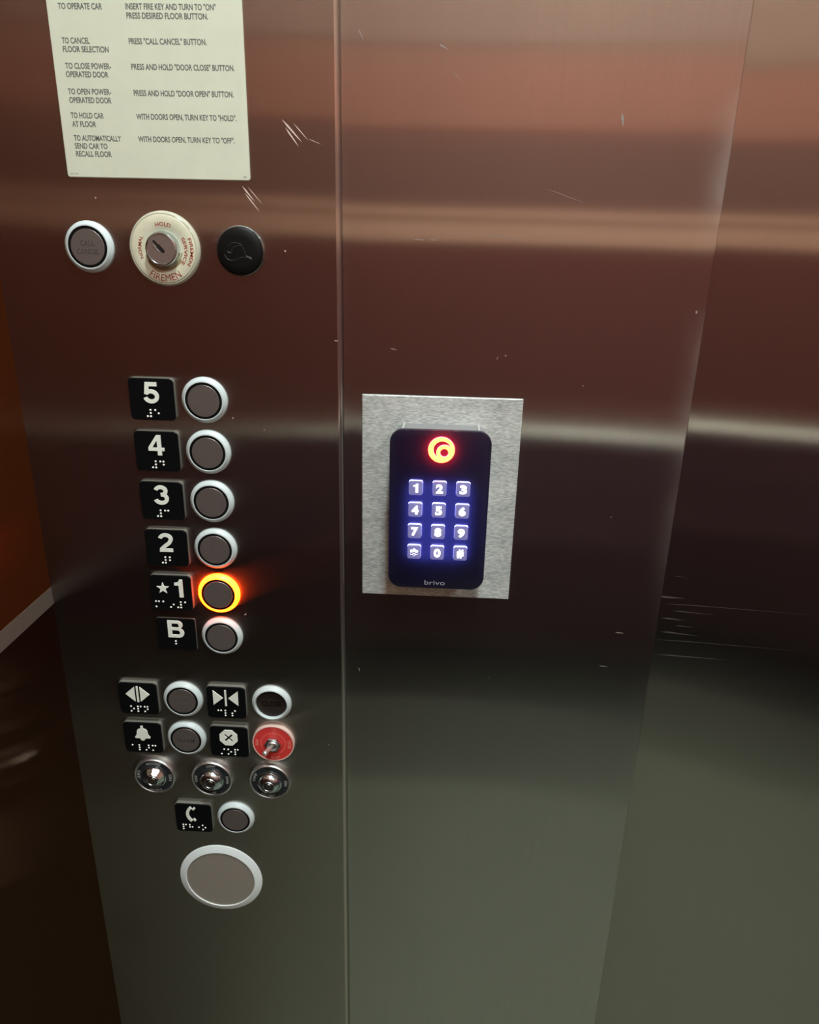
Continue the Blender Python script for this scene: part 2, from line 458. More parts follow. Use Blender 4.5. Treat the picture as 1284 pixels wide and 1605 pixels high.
# sliding door leaf, set back in the doorway and hanging very slightly skewed
a = math.radians(-2.6)
dr = box(0.0, 0.98, 0.0, 0.03, 0.012, 2.10)
dob = M(dr, 'door_1', steel_door, smooth=0, loc=(0.145, 0.130, 0.0)); dob.rotation_euler = (0, 0, a)
structure(dob)
def door_scuffs():
    for x0, z0, x1, z1, w_ in ((206, -307, 232, -307.4, 2.2), (214, -343.5, 250, -345.5, 1.6), (212, -368, 282, -369, 1.3), (208, -314, 356, -316.5, 0.8),
                               (218, -285.5, 232, -286.5, 0.5), (208, -352, 350, -354.5, 0.8), (222, -321, 262, -322.5, 1.0), (226, -336, 244, -336.8, 0.9), (212, -329, 236, -330, 1.4)):
        xo = lambda x: x - 145
        mb = MB().add([(xo(x0), -0.03, z0), (xo(x0) + (x1 - x0) * .2, -0.05, z0 + w_ * .5), (xo(x1), -0.03, z1), (xo(x0) + (x1 - x0) * .3, -0.05, z0 - w_ * .5)], [(0, 1, 2, 3)])
        build('scuff', mb, scuff_mat, parent=dob, loc=(0, 0, EYE), smooth=0)
# back wall: dark lower laminate (lowest panel darkened as painted shade), steel belt at chest height, pale rose upper laminate, kick plate
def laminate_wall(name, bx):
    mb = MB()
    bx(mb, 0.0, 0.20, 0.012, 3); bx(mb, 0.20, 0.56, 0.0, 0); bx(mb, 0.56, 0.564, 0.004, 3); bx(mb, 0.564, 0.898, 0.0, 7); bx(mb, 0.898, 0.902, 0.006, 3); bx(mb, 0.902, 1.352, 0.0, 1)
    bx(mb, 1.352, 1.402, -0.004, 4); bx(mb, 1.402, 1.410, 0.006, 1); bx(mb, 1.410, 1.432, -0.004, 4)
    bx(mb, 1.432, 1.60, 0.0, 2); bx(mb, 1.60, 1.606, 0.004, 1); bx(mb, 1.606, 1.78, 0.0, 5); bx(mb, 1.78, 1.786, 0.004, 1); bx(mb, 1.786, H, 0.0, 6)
    structure(M(mb, name, [wood_shaded, wood_low, wood_mid, dark_kick, belt_steel, wood_high, wood_top, wood_dusk], smooth=0))
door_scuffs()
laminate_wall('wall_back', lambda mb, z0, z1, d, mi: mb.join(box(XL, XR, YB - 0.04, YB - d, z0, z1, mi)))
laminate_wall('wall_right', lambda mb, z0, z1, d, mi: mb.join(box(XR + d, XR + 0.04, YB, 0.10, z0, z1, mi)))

# handrail along the back wall
hr = thing('handrail', (0.79, YB, 0.905), 'polished steel handrail along the back wall opposite the buttons', 'handrail')
ca, sa = math.cos(math.radians(35)), math.sin(math.radians(35))
M(box(-0.62, 0.62, -0.005, 0.005, -0.015, 0.015).xf(lambda p: (p[0], 0.058 + p[1] * ca - p[2] * sa, p[1] * sa + p[2] * ca)), 'rail_bar', rail_steel, parent=hr, smooth=0)
for x in (-0.5, 0.0, 0.5):
    M(box(x - 0.012, x + 0.012, 0.0, 0.045, -0.012, 0.012), 'bracket', rail_steel, parent=hr, smooth=0)
# ceiling downlights
for x, y, ke in LAMPS:
    l = thing('ceiling_light', (x, y, H), 'round recessed downlight set flush in the pale ceiling', 'light', 'ceiling downlights')
    tr = lathe([(LAMP_R + 0.016, -0.0), (LAMP_R + 0.014, 0.006), (LAMP_R, 0.006), (LAMP_R, 0.0)], 48).xf(lambda p: (p[0], p[2], p[1]))
    M(tr, 'trim_ring', ceil_mat, parent=l)
    ln = lathe([(LAMP_R, 0.0), (LAMP_R, 0.003), (0, 0.003)], 48).xf(lambda p: (p[0], p[2], p[1]))
    M(ln, 'lens', lamp_emit(ke), parent=l)

# ------------------------------------------------------------------ operating panel (faceplate the buttons sit in)
pn = thing('operating_panel', (-0.18, 0.0, 0.0), 'tall brushed steel panel carrying the floor buttons and switches', 'panel')
M(folded(XL + 0.18, -0.0677 + 0.18, 0.0, 0.03, 0.0030, 0.001, H - 0.001, n=8, fold_slot=True), 'faceplate', [steel_panel, steel_fold], parent=pn, smooth=60)

def strokes(lst, wid=0.5):
    mb = MB()
    for x0, z0, x1, z1, w_ in lst:
        dx, dz = x1 - x0, z1 - z0; l = math.hypot(dx, dz); nx, nz = -dz / l * w_ / 2, dx / l * w_ / 2
        v = [(x0, -0.03, z0), (x0 + dx * .3 + nx, -0.05, z0 + dz * .3 + nz), (x0 + dx * .75 + nx * .6, -0.05, z0 + dz * .75 + nz * .6),
             (x1, -0.03, z1), (x0 + dx * .75 - nx * .6, -0.05, z0 + dz * .75 - nz * .6), (x0 + dx * .3 - nx, -0.05, z0 + dz * .3 - nz)]
        mb.add(v, [(0, 1, 2, 3, 4, 5)])
    return mb
sc1 = [(-103, 65, -91, 52.5, 1.1), (-101, 60.5, -93, 50, .9), (-96, 63, -87, 53.5, .5), (-87, 54.5, -79, 51.5, .3),
       (-129.5, 27.5, -122, 18.5, .9), (-128, 23.5, -119, 12.5, .7), (-126, 27, -117, 17, .4),
       (-144.8, -120.5, -143.8, -121.2, 1), (-123, -128.5, -122.2, -129, .6), (-73, -66, -70, -66.2, .5),
       (-104, -10, -103.2, -11, 1), (-224, 19, -223.3, 18.3, 1), (-82, -391, -81.5, -391.5, .8), (-145, -275, -143, -273.5, .8)]
for q in sc1: build('scratch_mark', strokes([q]), scratch_mat, parent=pn, loc=(0.18, 0, EYE), smooth=0)
# scratches and specks on the front sheet and the door belong to those surfaces
wf = bpy.data.objects['wall_front']
sc2 = [(102, 72.5, 103.5, 65, 1.6), (-9.5, 107, -3.5, 104, 1.0), (41.5, -73.3, 42.4, -74.2, 1.3), (37, -74, 36, -77, .5), (-2, 94, 5, 88, .3),
       (163.5, -41, 163.9, -43.4, 1.3), (-22, -1.5, -14, -1.9, .6), (-12, -1.5, -6, -1.8, .5), (-36, -71, -31, -72, .7), (-57, 114, -54, 108, .6),
       (-58, -321, -56.7, -325, .7), (45, -325, 46, -325.6, .6), (139, -280, 146, -280.5, .9), (130, -310, 137, -310.4, .7), (20, 3, 50, -1, .35),
       (60, 30, 85, 22, .3), (125, -186, 125.6, -186.8, 1.0), (95, -92, 96, -92.8, .6)]
def scratch_set(lst, m, parent, loc):
    for q in lst: build('scratch_mark', strokes([q]), m, parent=parent, loc=loc, smooth=0)
scratch_set(sc2, scratch_dim, wf, (0, 0.007, EYE))

# ------------------------------------------------------------------ notice
nt_ = thing('instruction_notice', W3(-181.6, 30.3), 'cream notice of grey fire-key instructions above the key switch', 'notice')
build('backing_sheet', rbox(115.6, 190, 1.6, [(0, 0), (0, 0.8), (0.4, 1.1)]).xf(lambda p: (p[0], p[1], p[2] + 95)), paper, parent=nt_)
LEFT = [("TO OPERATE CAR", -232.5, -206.2, 121.9), ("TO CANCEL", -232.6, -215.8, 104.5), ("FLOOR SELECTION", -232.6, -204.9, 100.1),
        ("TO CLOSE POWER-", -232.4, -204.5, 91.4), ("OPERATED DOOR", -232.6, -206.6, 87.0), ("TO OPEN POWER-", -232.6, -206.1, 77.9),
        ("OPERATED DOOR", -232.5, -206.4, 73.3), ("TO HOLD CAR", -232.7, -212.2, 65.0), ("AT FLOOR", -232.5, -217.5, 60.3),
        ("TO AUTOMATICALLY", -232.5, -202.9, 52.6), ("SEND CAR TO", -232.5, -211.9, 48.2), ("RECALL FLOOR", -232.4, -209.8, 43.8)]
RIGHT = [('INSERT FIRE KEY AND TURN TO "ON"', -192.4, -139.2, 122.1), ("PRESS DESIRED FLOOR BUTTON.", -192.3, -144.0, 117.5),
         ('PRESS "CALL CANCEL" BUTTON.', -192.3, -145.8, 104.6), ('PRESS AND HOLD "DOOR CLOSE" BUTTON.', -192.2, -130.0, 91.4),
         ('PRESS AND HOLD "DOOR OPEN" BUTTON.', -192.3, -131.4, 77.6), ('WITH DOORS OPEN, TURN KEY TO "HOLD".', -192.1, -130.4, 64.9),
         ('WITH DOORS OPEN, TURN KEY TO "OFF".', -192.2, -132.3, 52.6)]
for s, x0, x1, zc in LEFT + RIGHT:
    build('text_line', text(s, cap=3.15, width=x1 - x0, x=x0 + 181.6, z=zc - 30.3 - 1.55, t0=1.08, t1=1.14, bold=0.026), ink_grey, parent=nt_, smooth=0)
build('text_line', text("0417-96", cap=0.9, width=5.0, x=-237.4 + 181.6, z=1.6, t0=1.08, t1=1.14), ink_grey, parent=nt_, smooth=0)
build('text_line', text("88", cap=0.9, width=2.0, x=-128.0 + 181.6, z=1.6, t0=1.08, t1=1.14), ink_grey, parent=nt_, smooth=0)

# ------------------------------------------------------------------ round push buttons
def make_button(x, z, label, group=None, face='metal', lit=False, legend=None, lmat=None, r=16.0, name='push_button', cat='button'):
    t = thing(name, W3(x, z), label, cat, group)
    k = r / 16.0
    prof = [(16.0 * k, 0), (16.0 * k, 0.8), (15.75 * k, 1.7), (15.1 * k, 2.5), (14.5 * k, 2.9), (14.35 * k, 3.35), (13.6 * k, 3.85), (12.95 * k, 3.9), (12.75 * k, 3.6), (12.75 * k, 1.0)]
    if face == 'dark':
        prof[-1] = (12.4 * k, 1.0); prof[-2] = (12.4 * k, 2.6)
    rg = build('halo_ring', lathe(prof), ring_lit if lit else ring_white, parent=t, smooth=50)
    if lit: rg['label'] = 'glowing orange halo ring'
    if face == 'metal':
        build('gasket', lathe([(12.8 * k, 1.0), (12.8 * k, 3.62), (11.0 * k, 3.62), (11.0 * k, 2.0)]), gasket, parent=t, smooth=30)
        build('button_face', lathe([(11.05 * k, 1.0), (11.05 * k, 3.6), (10.9 * k, 3.75), (0, 3.75)]), face_metal, parent=t, smooth=30)
        ft = 3.75
    else:
        build('button_face', lathe([(12.4 * k, 0.6), (12.4 * k, 1.2), (0, 1.2)]), face_dark, parent=t, smooth=30); ft = 1.2
    if legend:
        mb = MB()
        for s, cap, wd, zz in legend: mb.join(text(s, cap=cap, width=wd, z=zz, t0=ft - 0.05, t1=ft + 0.06, align='C', bold=0.02))
        build('legend', mb, lmat, parent=t, smooth=0)
    return t

FX, TX = -163.0, -198.8
ZF = {'5': -108.8, '4': -145.8, '3': -182.8, '2': -219.8, '1': -256.7, 'B': -293.5}
for k, zz in ZF.items():
    desc = {'5': 'unlit round steel button beside the black 5 tag, topmost of the floor column',
            '4': 'unlit round steel button between the 5 and 3 buttons, beside the 4 tag',
            '3': 'unlit round steel button right of the black number 3 tag',
            '2': 'round steel button beside the 2 tag, ring reddened below by its lit neighbour',
            '1': 'round button with glowing orange ring beside the starred 1 tag',
            'B': 'round steel button beside the black B tag, lowest of the floor column'}[k]
    make_button(FX, zz, desc, lit=(k == '1'))
make_button(-231.0, -10.8, 'round button engraved CALL CANCEL left of the cream key switch', legend=[("CALL", 3.3, 9.6, 0.7), ("CANCEL", 3.3, 14.6, -4.3)], lmat=engrave)
make_button(-198.8, -353.2, 'round button marked DOOR OPEN right of the outward arrows tag', legend=[("DOOR", 3.2, 11.5, 0.8), ("OPEN", 3.2, 11.0, -4.4)], lmat=engrave_pale)
make_button(-127.0, -353.1, 'round button with recessed black CLOSE face right of the inward arrows tag', face='dark', legend=[("CLOSE", 4.4, 16.0, -2.4)], lmat=engrave_dark)
make_button(-198.9, -390.7, 'round button faintly engraved ALARM right of the bell tag', legend=[("ALARM", 3.4, 14.6, -1.8)], lmat=engrave)
make_button(-163.1, -471.0, 'plain round button right of the telephone handset tag')

# large round plate with pale sloping rim
sp = thing('round_speaker', W3(-180.6, -540.3), 'large blank round disc with pale rim at the bottom of the panel', 'disc')
build('rim', lathe([(37.0, 0), (36.8, 0.5), (31.2, 2.7), (30.7, 2.75), (30.4, 2.4), (30.4, 1.4)], 96), rim_white, parent=sp, smooth=40)
build('disc_face', lathe([(30.5, 0.5), (30.5, 2.0), (0, 2.0)], 96), disc_metal, parent=sp, smooth=30)

# ------------------------------------------------------------------ braille tags
GL = {}
def make_tag(x, z, label, sym, cells, w=31.6, h=29.4, thick=4.0, bz=-9.6):
    t = thing('braille_tag', W3(x, z), label, 'sign')
    fr = thick - 0.9
    if thick > 2:
        build('backing', rbox(w, h, 3.2, [(0, 0), (0, fr - 0.1), (0.15, fr)]), tag_back, parent=t)
        build('front_plate', rbox(w, h, 3.2, [(0.1, fr), (0.1, thick - 0.35), (0.45, thick)]), tag_black, parent=t)
    else:
        build('backing', rbox(w, h, 1.8, [(0, 0), (0, 0.5)]), tag_back, parent=t)
        build('front_plate', rbox(w, h, 1.8, [(0.2, 0.5), (0.2, thick - 0.2), (0.4, thick)]), tag_black, parent=t)
    for nm, mb in sym(thick - 0.05, thick + 0.75):
        build(nm, mb, ink_white, parent=t, smooth=30)
    build('braille', braille(cells, thick, bz), dot_white, parent=t, smooth=50)
    return t

def stroke2d(pts, wd):
    """outline of a thick open pen stroke with butt ends"""
    P = [Vector(p) for p in pts]; n = len(P); A = []; B = []
    for i in range(n):
        d0 = (P[i] - P[i - 1]).normalized() if i else (P[1] - P[0]).normalized()
        d1 = (P[i + 1] - P[i]).normalized() if i < n - 1 else d0
        n0 = Vector((-d0.y, d0.x)); n1 = Vector((-d1.y, d1.x)); m_ = (n0 + n1).normalized()
        k = wd / 2 / max(m_.dot(n0), 0.45)
        A.append(tuple(P[i] + m_ * k)); B.append(tuple(P[i] - m_ * k))
    return A + B[::-1]
def arc(cx, cz, rx, rz, a0, a1, n=16):
    return [(cx + rx * math.cos(math.radians(a0 + (a1 - a0) * k / n)), cz + rz * math.sin(math.radians(a0 + (a1 - a0) * k / n))) for k in range(n + 1)]
S_ = 2.7     # pen width of the raised numerals, cell 10.8 x 14.6
GLYPH = {
 '5': [stroke2d([(9.6, 13.25), (2.9, 13.25), (2.0, 6.2)], S_), stroke2d(arc(5.2, 4.85, 4.1, 3.5, 150, -168, 24), S_)],
 '3': [stroke2d(arc(5.3, 10.35, 3.55, 2.9, 165, -72, 14) + [(5.6, 7.45)], S_), stroke2d([(5.3, 7.5)] + arc(5.3, 4.6, 4.05, 3.25, 72, -165, 20), S_)],
 '2': [stroke2d(arc(5.3, 10.2, 3.75, 3.05, 172, -25, 16) + [(7.6, 7.0), (4.4, 4.4), (2.3, 2.3), (1.8, 1.2)], S_), [(0.55, 0), (9.9, 0), (9.9, 2.6), (1.3, 2.6)]],
 '4': [[(6.1, 0), (8.9, 0), (8.9, 3.2), (10.8, 3.2), (10.8, 5.5), (8.9, 5.5), (8.9, 14.6), (5.9, 14.6), (0, 5.7), (0, 3.2), (6.1, 3.2)], [(6.1, 5.5), (2.6, 5.5), (6.1, 10.9)]],
 '1': [[(3.6, 0), (6.6, 0), (6.6, 14.6), (4.3, 14.6), (3.6, 13.1), (2.3, 12.2), (0.4, 11.9), (0.4, 9.8), (3.6, 9.8)]],
 'B': [[(0, 0), (7.2, 0)] + arc(7.4, 4.05, 4.1, 4.05, -80, 62, 12) + arc(7.0, 10.95, 3.75, 3.65, -52, 85, 12) + [(6.8, 14.6), (0, 14.6)],
       [(2.9, 2.4), (2.9, 6.4)] + arc(6.9, 4.4, 1.7, 2.0, 80, -80, 8), [(2.9, 8.7), (2.9, 12.3)] + arc(6.6, 10.5, 1.5, 1.8, 80, -80, 8)],
}
def num(s, wd, dz=-2.6, cx=0, ht=14.6):
    def f(t0, t1):
        mb = MB()
        if s in '4B': mb = poly2d(GLYPH[s], t0, t1)
        else:
            for q, P in enumerate(GLYPH[s]): mb.join(poly2d([P], t0, t1 - 0.02 * q))
        xs_ = [p[0] for p in mb.v]; zs = [p[2] for p in mb.v]
        x0, x1, z0, z1 = min(xs_), max(xs_), min(zs), max(zs)
        mb.xf(lambda p: (cx + (p[0] - (x0 + x1) / 2) * wd / (x1 - x0), p[1], dz + (p[2] - z0) * ht / (z1 - z0)))
        return [('numeral', mb)]
    return f
NS = (3, 4, 5, 6)
DIG = {'5': (1, 5), '4': (1, 4, 5), '3': (1, 4), '2': (1, 2), '1': (1,)}
def star(R=4.9, r=1.95, cx=0, cz=0):
    return [(cx + (R if k % 2 == 0 else r) * math.sin(PI * k / 5), cz + (R if k % 2 == 0 else r) * math.cos(PI * k / 5)) for k in range(10)]
for k in '5432':
    make_tag(TX, ZF[k], 'square black braille tag with raised white number ' + {'5': 'five', '4': 'four', '3': 'three', '2': 'two'}[k],
             num(k, 10.8 if k != '4' else 11.3), [NS, DIG[k]])
def starone(t0, t1):
    return [('star', poly2d([star(cx=-5.8, cz=4.1)], t0, t1)), num('1', 6.3, -2.9, 6.4)(t0, t1)[0]]
make_tag(TX, ZF['1'], 'square black braille tag with white star and number one', starone, [(1, 3, 4), (1,), (3, 5), NS, (1,)])
make_tag(TX, ZF['B'], 'thin black braille tag with raised white letter B', num('B', 12.6, -2.6), [(1, 2)], w=30.6, h=27.6, thick=1.3, bz=-8.4)

def sym_open(t0, t1):
    return [('arrow', poly2d([[(-9.6, 4.6), (-2.2, 11.4), (-2.2, -2.2)]], t0, t1)),
            ('bar', poly2d([[(-0.72, -2.7), (0.72, -2.7), (0.72, 11.9), (-0.72, 11.9)]], t0, t1)),
            ('arrow', poly2d([[(9.6, 4.6), (2.2, 11.4), (2.2, -2.2)]], t0, t1))]
def sym_close(t0, t1):
    return [('arrow', poly2d([[(-10.0, 11.4), (-10.0, -1.9), (-2.2, 4.7)]], t0, t1)),
            ('bar', poly2d([[(-0.7, -2.6), (0.7, -2.6), (0.7, 12.0), (-0.7, 12.0)]], t0, t1)),
            ('arrow', poly2d([[(10.0, 11.4), (10.0, -1.9), (2.2, 4.7)]], t0, t1))]
def sym_bell(t0, t1):
    half = [(0.9, 11.9), (0.9, 9.3), (2.6, 8.9), (3.8, 8.0), (4.3, 6.6), (4.5, 4.4), (5.0, 2.8), (6.2, 1.4), (6.3, 0.4), (5.6, 0.0)]
    P = half + [(-x, z) for x, z in reversed(half)]
    return [('bell', poly2d([P], t0, t1)), ('clapper', poly2d([[(-2.0, -0.35)] + [(2.0 * math.cos(PI + PI * k / 10), -0.35 + 1.9 * math.sin(PI + PI * k / 10)) for k in range(1, 10)] + [(2.0, -0.35)]], t0, t1))]
def sym_stop(t0, t1):
    R = 7.9; O = [(R * math.cos(PI / 8 + PI / 4 * k), 4.5 + R * math.sin(PI / 8 + PI / 4 * k)) for k in range(8)]
    L, q = 4.5, 0.85
    X = []
    for k in range(4):
        a = PI / 4 + PI / 2 * k; d = Vector((math.cos(a), math.sin(a))); n = Vector((-d.y, d.x))
        for p in (d * L - n * q, d * L + n * q, Vector((math.cos(a + PI / 4), math.sin(a + PI / 4))) * q * 1.414):
            X.append((p.x, 4.5 + p.y))
    return [('octagon', poly2d([O, X], t0, t1))]
def sym_phone(t0, t1):
    out = circ(10.3, 6.6, 4.6, 18, 128, 232); inn = circ(7.8, 6.6, 4.6, 18, 232, 128)
    e1 = [(0.9, 10.3), (2.0, 8.7), (3.9, 10.7), (3.0, 12.2)]
    e2 = [(0.9, -1.1), (2.0, 0.5), (3.9, -1.5), (3.0, -3.0)]
    sh = -2.3
    return [('handset', poly2d([[(x + sh, z) for x, z in out + inn]], t0, t1)),
            ('earpiece', poly2d([[(x + sh + 0.75, z) for x, z in e1]], t0, t1)), ('mouthpiece', poly2d([[(x + sh + 0.75, z) for x, z in e2]], t0, t1))]
make_tag(-234.3, -352.6, 'square black braille tag with white arrows pointing apart', sym_open, [(1, 3, 5), (1, 2, 3, 4), (1, 3, 4, 5)])
make_tag(-163.0, -352.6, 'square black braille tag with white arrows pointing together', sym_close, [(1, 4), (1, 2, 3), (2, 3, 4)])
make_tag(-234.3, -390.3, 'square black braille tag with white bell symbol', sym_bell, [(1,), (1, 2, 3), (3, 4, 5), (1, 3, 4)])
make_tag(-163.0, -390.3, 'square black braille tag with crossed white octagon', sym_stop, [(3, 4), (1, 3, 5), (1, 2, 3, 4)])
make_tag(-198.8, -471.0, 'square black braille tag with white telephone handset', sym_phone, [(1, 2, 3, 4), (1, 2, 5), (5,), (1, 3, 5)])

# ------------------------------------------------------------------ firemen key switch
fk = thing('firemen_key_switch', W3(-181.6, -11.0), 'cream round key switch lettered FIREMEN below the notice', 'key switch')
build('escutcheon', lathe([(20.6, 3.4), (20.2, 3.6), (12.4, 3.6), (11.9, 3.2), (11.0, 3.0)]), cream, parent=fk, smooth=40)
build('clear_edge', lathe([(23.1, 0), (23.0, 1.4), (22.2, 2.6), (21.5, 3.1), (21.0, 3.0), (20.6, 3.4)]), cream_edge, parent=fk, smooth=40)
gr = MB()
for rr, a0, a1, wd in ((12.2, 215, 330, 1.1), (11.6, 195, 350, 0.8)):
    o_ = circ(rr + wd, 0, 0, 30, a0, a1); i_ = circ(rr, 0, 0, 30, a1, a0)
    gr.join(poly2d([o_ + i_], 3.55, 3.64))
build('grime_ring', gr, grime, parent=fk, smooth=0)
for s, cap, wd, rr, an, md, bo in (("HOLD", 2.3, 9.4, 14.0, 4, 'out', 0.02), ("FIREMEN", 4.6, 23.0, 19.7, 180, 'in', 0.0), ("FIREMEN", 2.2, 16.2, 17.4, 95, 'out', 0.015),
                                ("SERVICE", 2.2, 16.2, 13.6, 95, 'out', 0.015), ("NORMAL", 2.2, 13.0, 14.3, -86, 'out', 0.015)):
    mb = text(s, cap=cap, width=wd, t0=3.55, t1=3.68, align='C', bold=bo)
    build('lettering', bend(mb, rr, an, md), ink_red, parent=fk, smooth=0)
build('collar', lathe([(11.0, 2.6), (11.0, 3.8), (10.4, 5.2), (10.3, 7.6), (9.9, 8.3), (9.2, 8.5), (8.9, 8.2)]), chrome, parent=fk, smooth=40)
cy = build('cylinder', lathe([(8.95, 4), (8.95, 8.1), (0, 8.1)]), chrome_dull, parent=fk, smooth=30)
def rotbox(cx, cz, l, w_, ang, t0, t1):
    a = math.radians(ang); d = (math.cos(a), math.sin(a)); n = (-d[1], d[0])
    P = [(cx + d[0] * i * l / 2 + n[0] * j * w_ / 2, cz + d[1] * i * l / 2 + n[1] * j * w_ / 2) for i, j in ((-1, -1), (1, -1), (1, 1), (-1, 1))]
    return poly2d([P], t0, t1)
kw = rotbox(-1.3, 1.6, 9.8, 1.5, -47, 8.0, 8.16); kw.join(rotbox(-0.2, 0.4, 5.0, 2.4, -47, 8.0, 8.15))
build('keyway', kw, slot_black, parent=cy, smooth=0)
build('keyway_edge', rotbox(-3.2, 0.2, 5.2, 0.5, -47, 8.05, 8.35), chrome, parent=cy, smooth=0)

# ------------------------------------------------------------------ black hat indicator
hat = thing('indicator_button', W3(-132.4, -11.2), 'round black jewel with faint helmet outline right of the key switch', 'button')
build('bezel', lathe([(15.6, 0), (15.5, 1.0), (15.0, 1.7), (14.6, 1.7), (14.5, 1.0)]), chrome, parent=hat, smooth=40)
build('cap', lathe([(14.7, 0.6), (14.8, 2.6), (14.5, 3.6), (13.6, 4.2), (9.0, 4.6), (0, 4.7)]), cap_black, parent=hat, smooth=50)
def wire(pts, r=0.22, t=4.62):
    P = [Vector((x, -t, z)) for x, z in pts]
    return tube(P, [r] * len(P), 6)
em = wire([(-6.6, 3.2), (-5.2, 4.6), (-2.6, 5.2), (0.4, 4.7), (2.2, 3.6), (-0.6, 3.3), (-3.4, 2.6), (-4.6, 1.0), (-5.8, -1.4)])
em.join(wire([(-9.6, -2.0), (-8.2, -4.6), (-5.6, -5.8), (-2.2, -5.2), (1.4, -3.6), (5.2, -3.8), (8.2, -5.4), (8.0, -3.6), (4.6, -2.6), (3.4, 0.2), (2.2, 3.4)]))
em.join(wire([(-7.4, -0.4), (-5.2, -1.4), (-4.4, -0.6)])); em.join(wire([(4.6, -2.8), (7.9, -4.4)], 0.35))
build('helmet_outline', em, emboss, parent=hat, smooth=40)

# ------------------------------------------------------------------ small key switches
def key_switch(x, z, label, texts, facets):
    t = thing('key_switch', W3(x, z), label, 'key switch')
    build('bezel', lathe([(17.3, 0), (17.3, 2.6), (17.0, 3.5), (16.4, 3.9), (15.8, 3.7), (15.5, 3.2)]), chrome_dull, parent=t, smooth=40)
    build('dial', lathe([(15.7, 2.0), (15.6, 3.2), (11.2, 3.2), (10.9, 3.6), (10.2, 3.8), (9.6, 3.4)]), charcoal, parent=t, smooth=40)
    for s, cap, wd, an, md in texts:
        mb = text(s, cap=cap, width=wd, t0=3.15, t1=3.34, align='C', bold=0.02)
        build('lettering', bend(mb, 12.3 if md == 'out' else 14.7, an, md), silver_text, parent=t, smooth=0)
    if facets:
        build('nut', lathe([(10.2, 3.2), (10.2, 4.6), (9.6, 5.0)], 64).join(lathe([(9.4, 4.6), (6.0, 8.6), (5.2, 8.9), (4.6, 8.6)], 10, rot=0.3)), chrome, parent=t, smooth=15)
    else:
        build('nut', lathe([(10.2, 3.2), (10.2, 4.5), (9.6, 5.0), (9.2, 5.0), (8.8, 6.2), (7.4, 7.8), (6.2, 8.5), (5.3, 8.7), (4.9, 8.3)], 64), chrome, parent=t, smooth=50)
    lk = build('lock_barrel', lathe([(4.95, 6.0), (4.95, 9.0), (4.6, 9.4), (4.0, 9.4), (3.7, 9.0), (3.7, 6.5), (2.7, 6.5), (2.7, 8.7), (2.4, 9.0), (0, 9.0)], 48), chrome, parent=t, smooth=35)
    build('keyway', lathe([(3.72, 7.6), (2.68, 7.6)], 48), slot_black, parent=lk, smooth=0)
    return t
key_switch(-229.0, -429.6, 'small chrome key switch with faceted cone, leftmost below the bell tag', [("ACCESS", 2.2, 12.0, 0, 'out'), ("OFF", 2.4, 9.0, 276, 'in'), ("ON", 2.6, 6.0, 92, 'out'), ("ENABLE", 2.0, 11.0, 180, 'in')], True)
key_switch(-180.4, -429.6, 'small chrome key switch with smooth dome, middle of the row of three', [("LIGHT", 2.0, 7.0, 0, 'out'), ("OFF", 2.2, 6.0, 270, 'out'), ("FAN", 2.2, 6.5, 90, 'out'), ("ON", 2.0, 3.8, 176, 'in')], False)
key_switch(-131.4, -429.6, 'small chrome key switch below the red toggle plate', [("OFF", 2.2, 7.5, 290, 'out'), ("ON", 2.4, 5.0, 92, 'out'), ("IND SERV", 2.0, 12.5, 188, 'in')], False)

# ------------------------------------------------------------------ red stop toggle
tg = thing('toggle_switch', W3(-126.8, -390.3), 'chrome toggle switch on a round red plate right of the octagon tag', 'switch')
build('rim', lathe([(17.4, 0), (17.4, 2.8), (17.0, 3.6), (16.5, 3.8), (16.1, 3.5)]), simple('pale_pink_acrylic', (0.66, 0.48, 0.42), 0.25), parent=tg, smooth=40)
build('red_plate', lathe([(16.3, 2.4), (16.2, 3.4), (0, 3.4)]), red_face, parent=tg, smooth=30)
build('groove_ring', lathe([(10.6, 3.38), (10.6, 3.5), (9.4, 3.5), (9.4, 3.38)]), red_groove, parent=tg, smooth=30)
for s, wd, an, md in (("RUN", 5.0, 272, 'out'), ("STOP", 7.0, 92, 'out'), ("ALARM", 8.0, 176, 'in')):
    mb = text(s, cap=2.6, width=wd, t0=3.36, t1=3.5, align='C', bold=0.02)
    build('lettering', bend(mb, 12.2 if md == 'out' else 15.0, an, md), red_text, parent=tg, smooth=0)
build('hex_nut', lathe([(6.9, 3.3), (6.9, 5.6), (6.4, 6.1), (4.6, 6.1)], 6, rot=0.0), chrome, parent=tg, smooth=15)
build('bushing', lathe([(4.7, 4.0), (4.7, 7.6), (4.3, 8.0), (3.6, 8.0), (3.0, 6.4), (0, 6.0)], 40), chrome_dull, parent=tg, smooth=35)
build('lever', tube([(0, -5.5, 0), (-0.6, -9.0, 0.9), (-2.0, -16.5, 2.8), (-2.6, -20.5, 3.7), (-2.75, -21.6, 3.95), (-2.8, -22.1, 4.05)], [1.5, 1.5, 1.9, 2.1, 1.7, 0.6], 20), rod_chrome, parent=tg, smooth=50)

# ------------------------------------------------------------------ reader plate and keypad
PY = 0.007
mp_ = build('mounting_plate', rbox(110.6, 152.2, 0.4, [(0, 0), (0, 1.2), (0.3, 1.5)], n=3), aluminium, loc=(0.0006, PY, EYE - 0.1788))
tag(mp_, 'rectangular brushed aluminium plate behind the black keypad', 'plate')

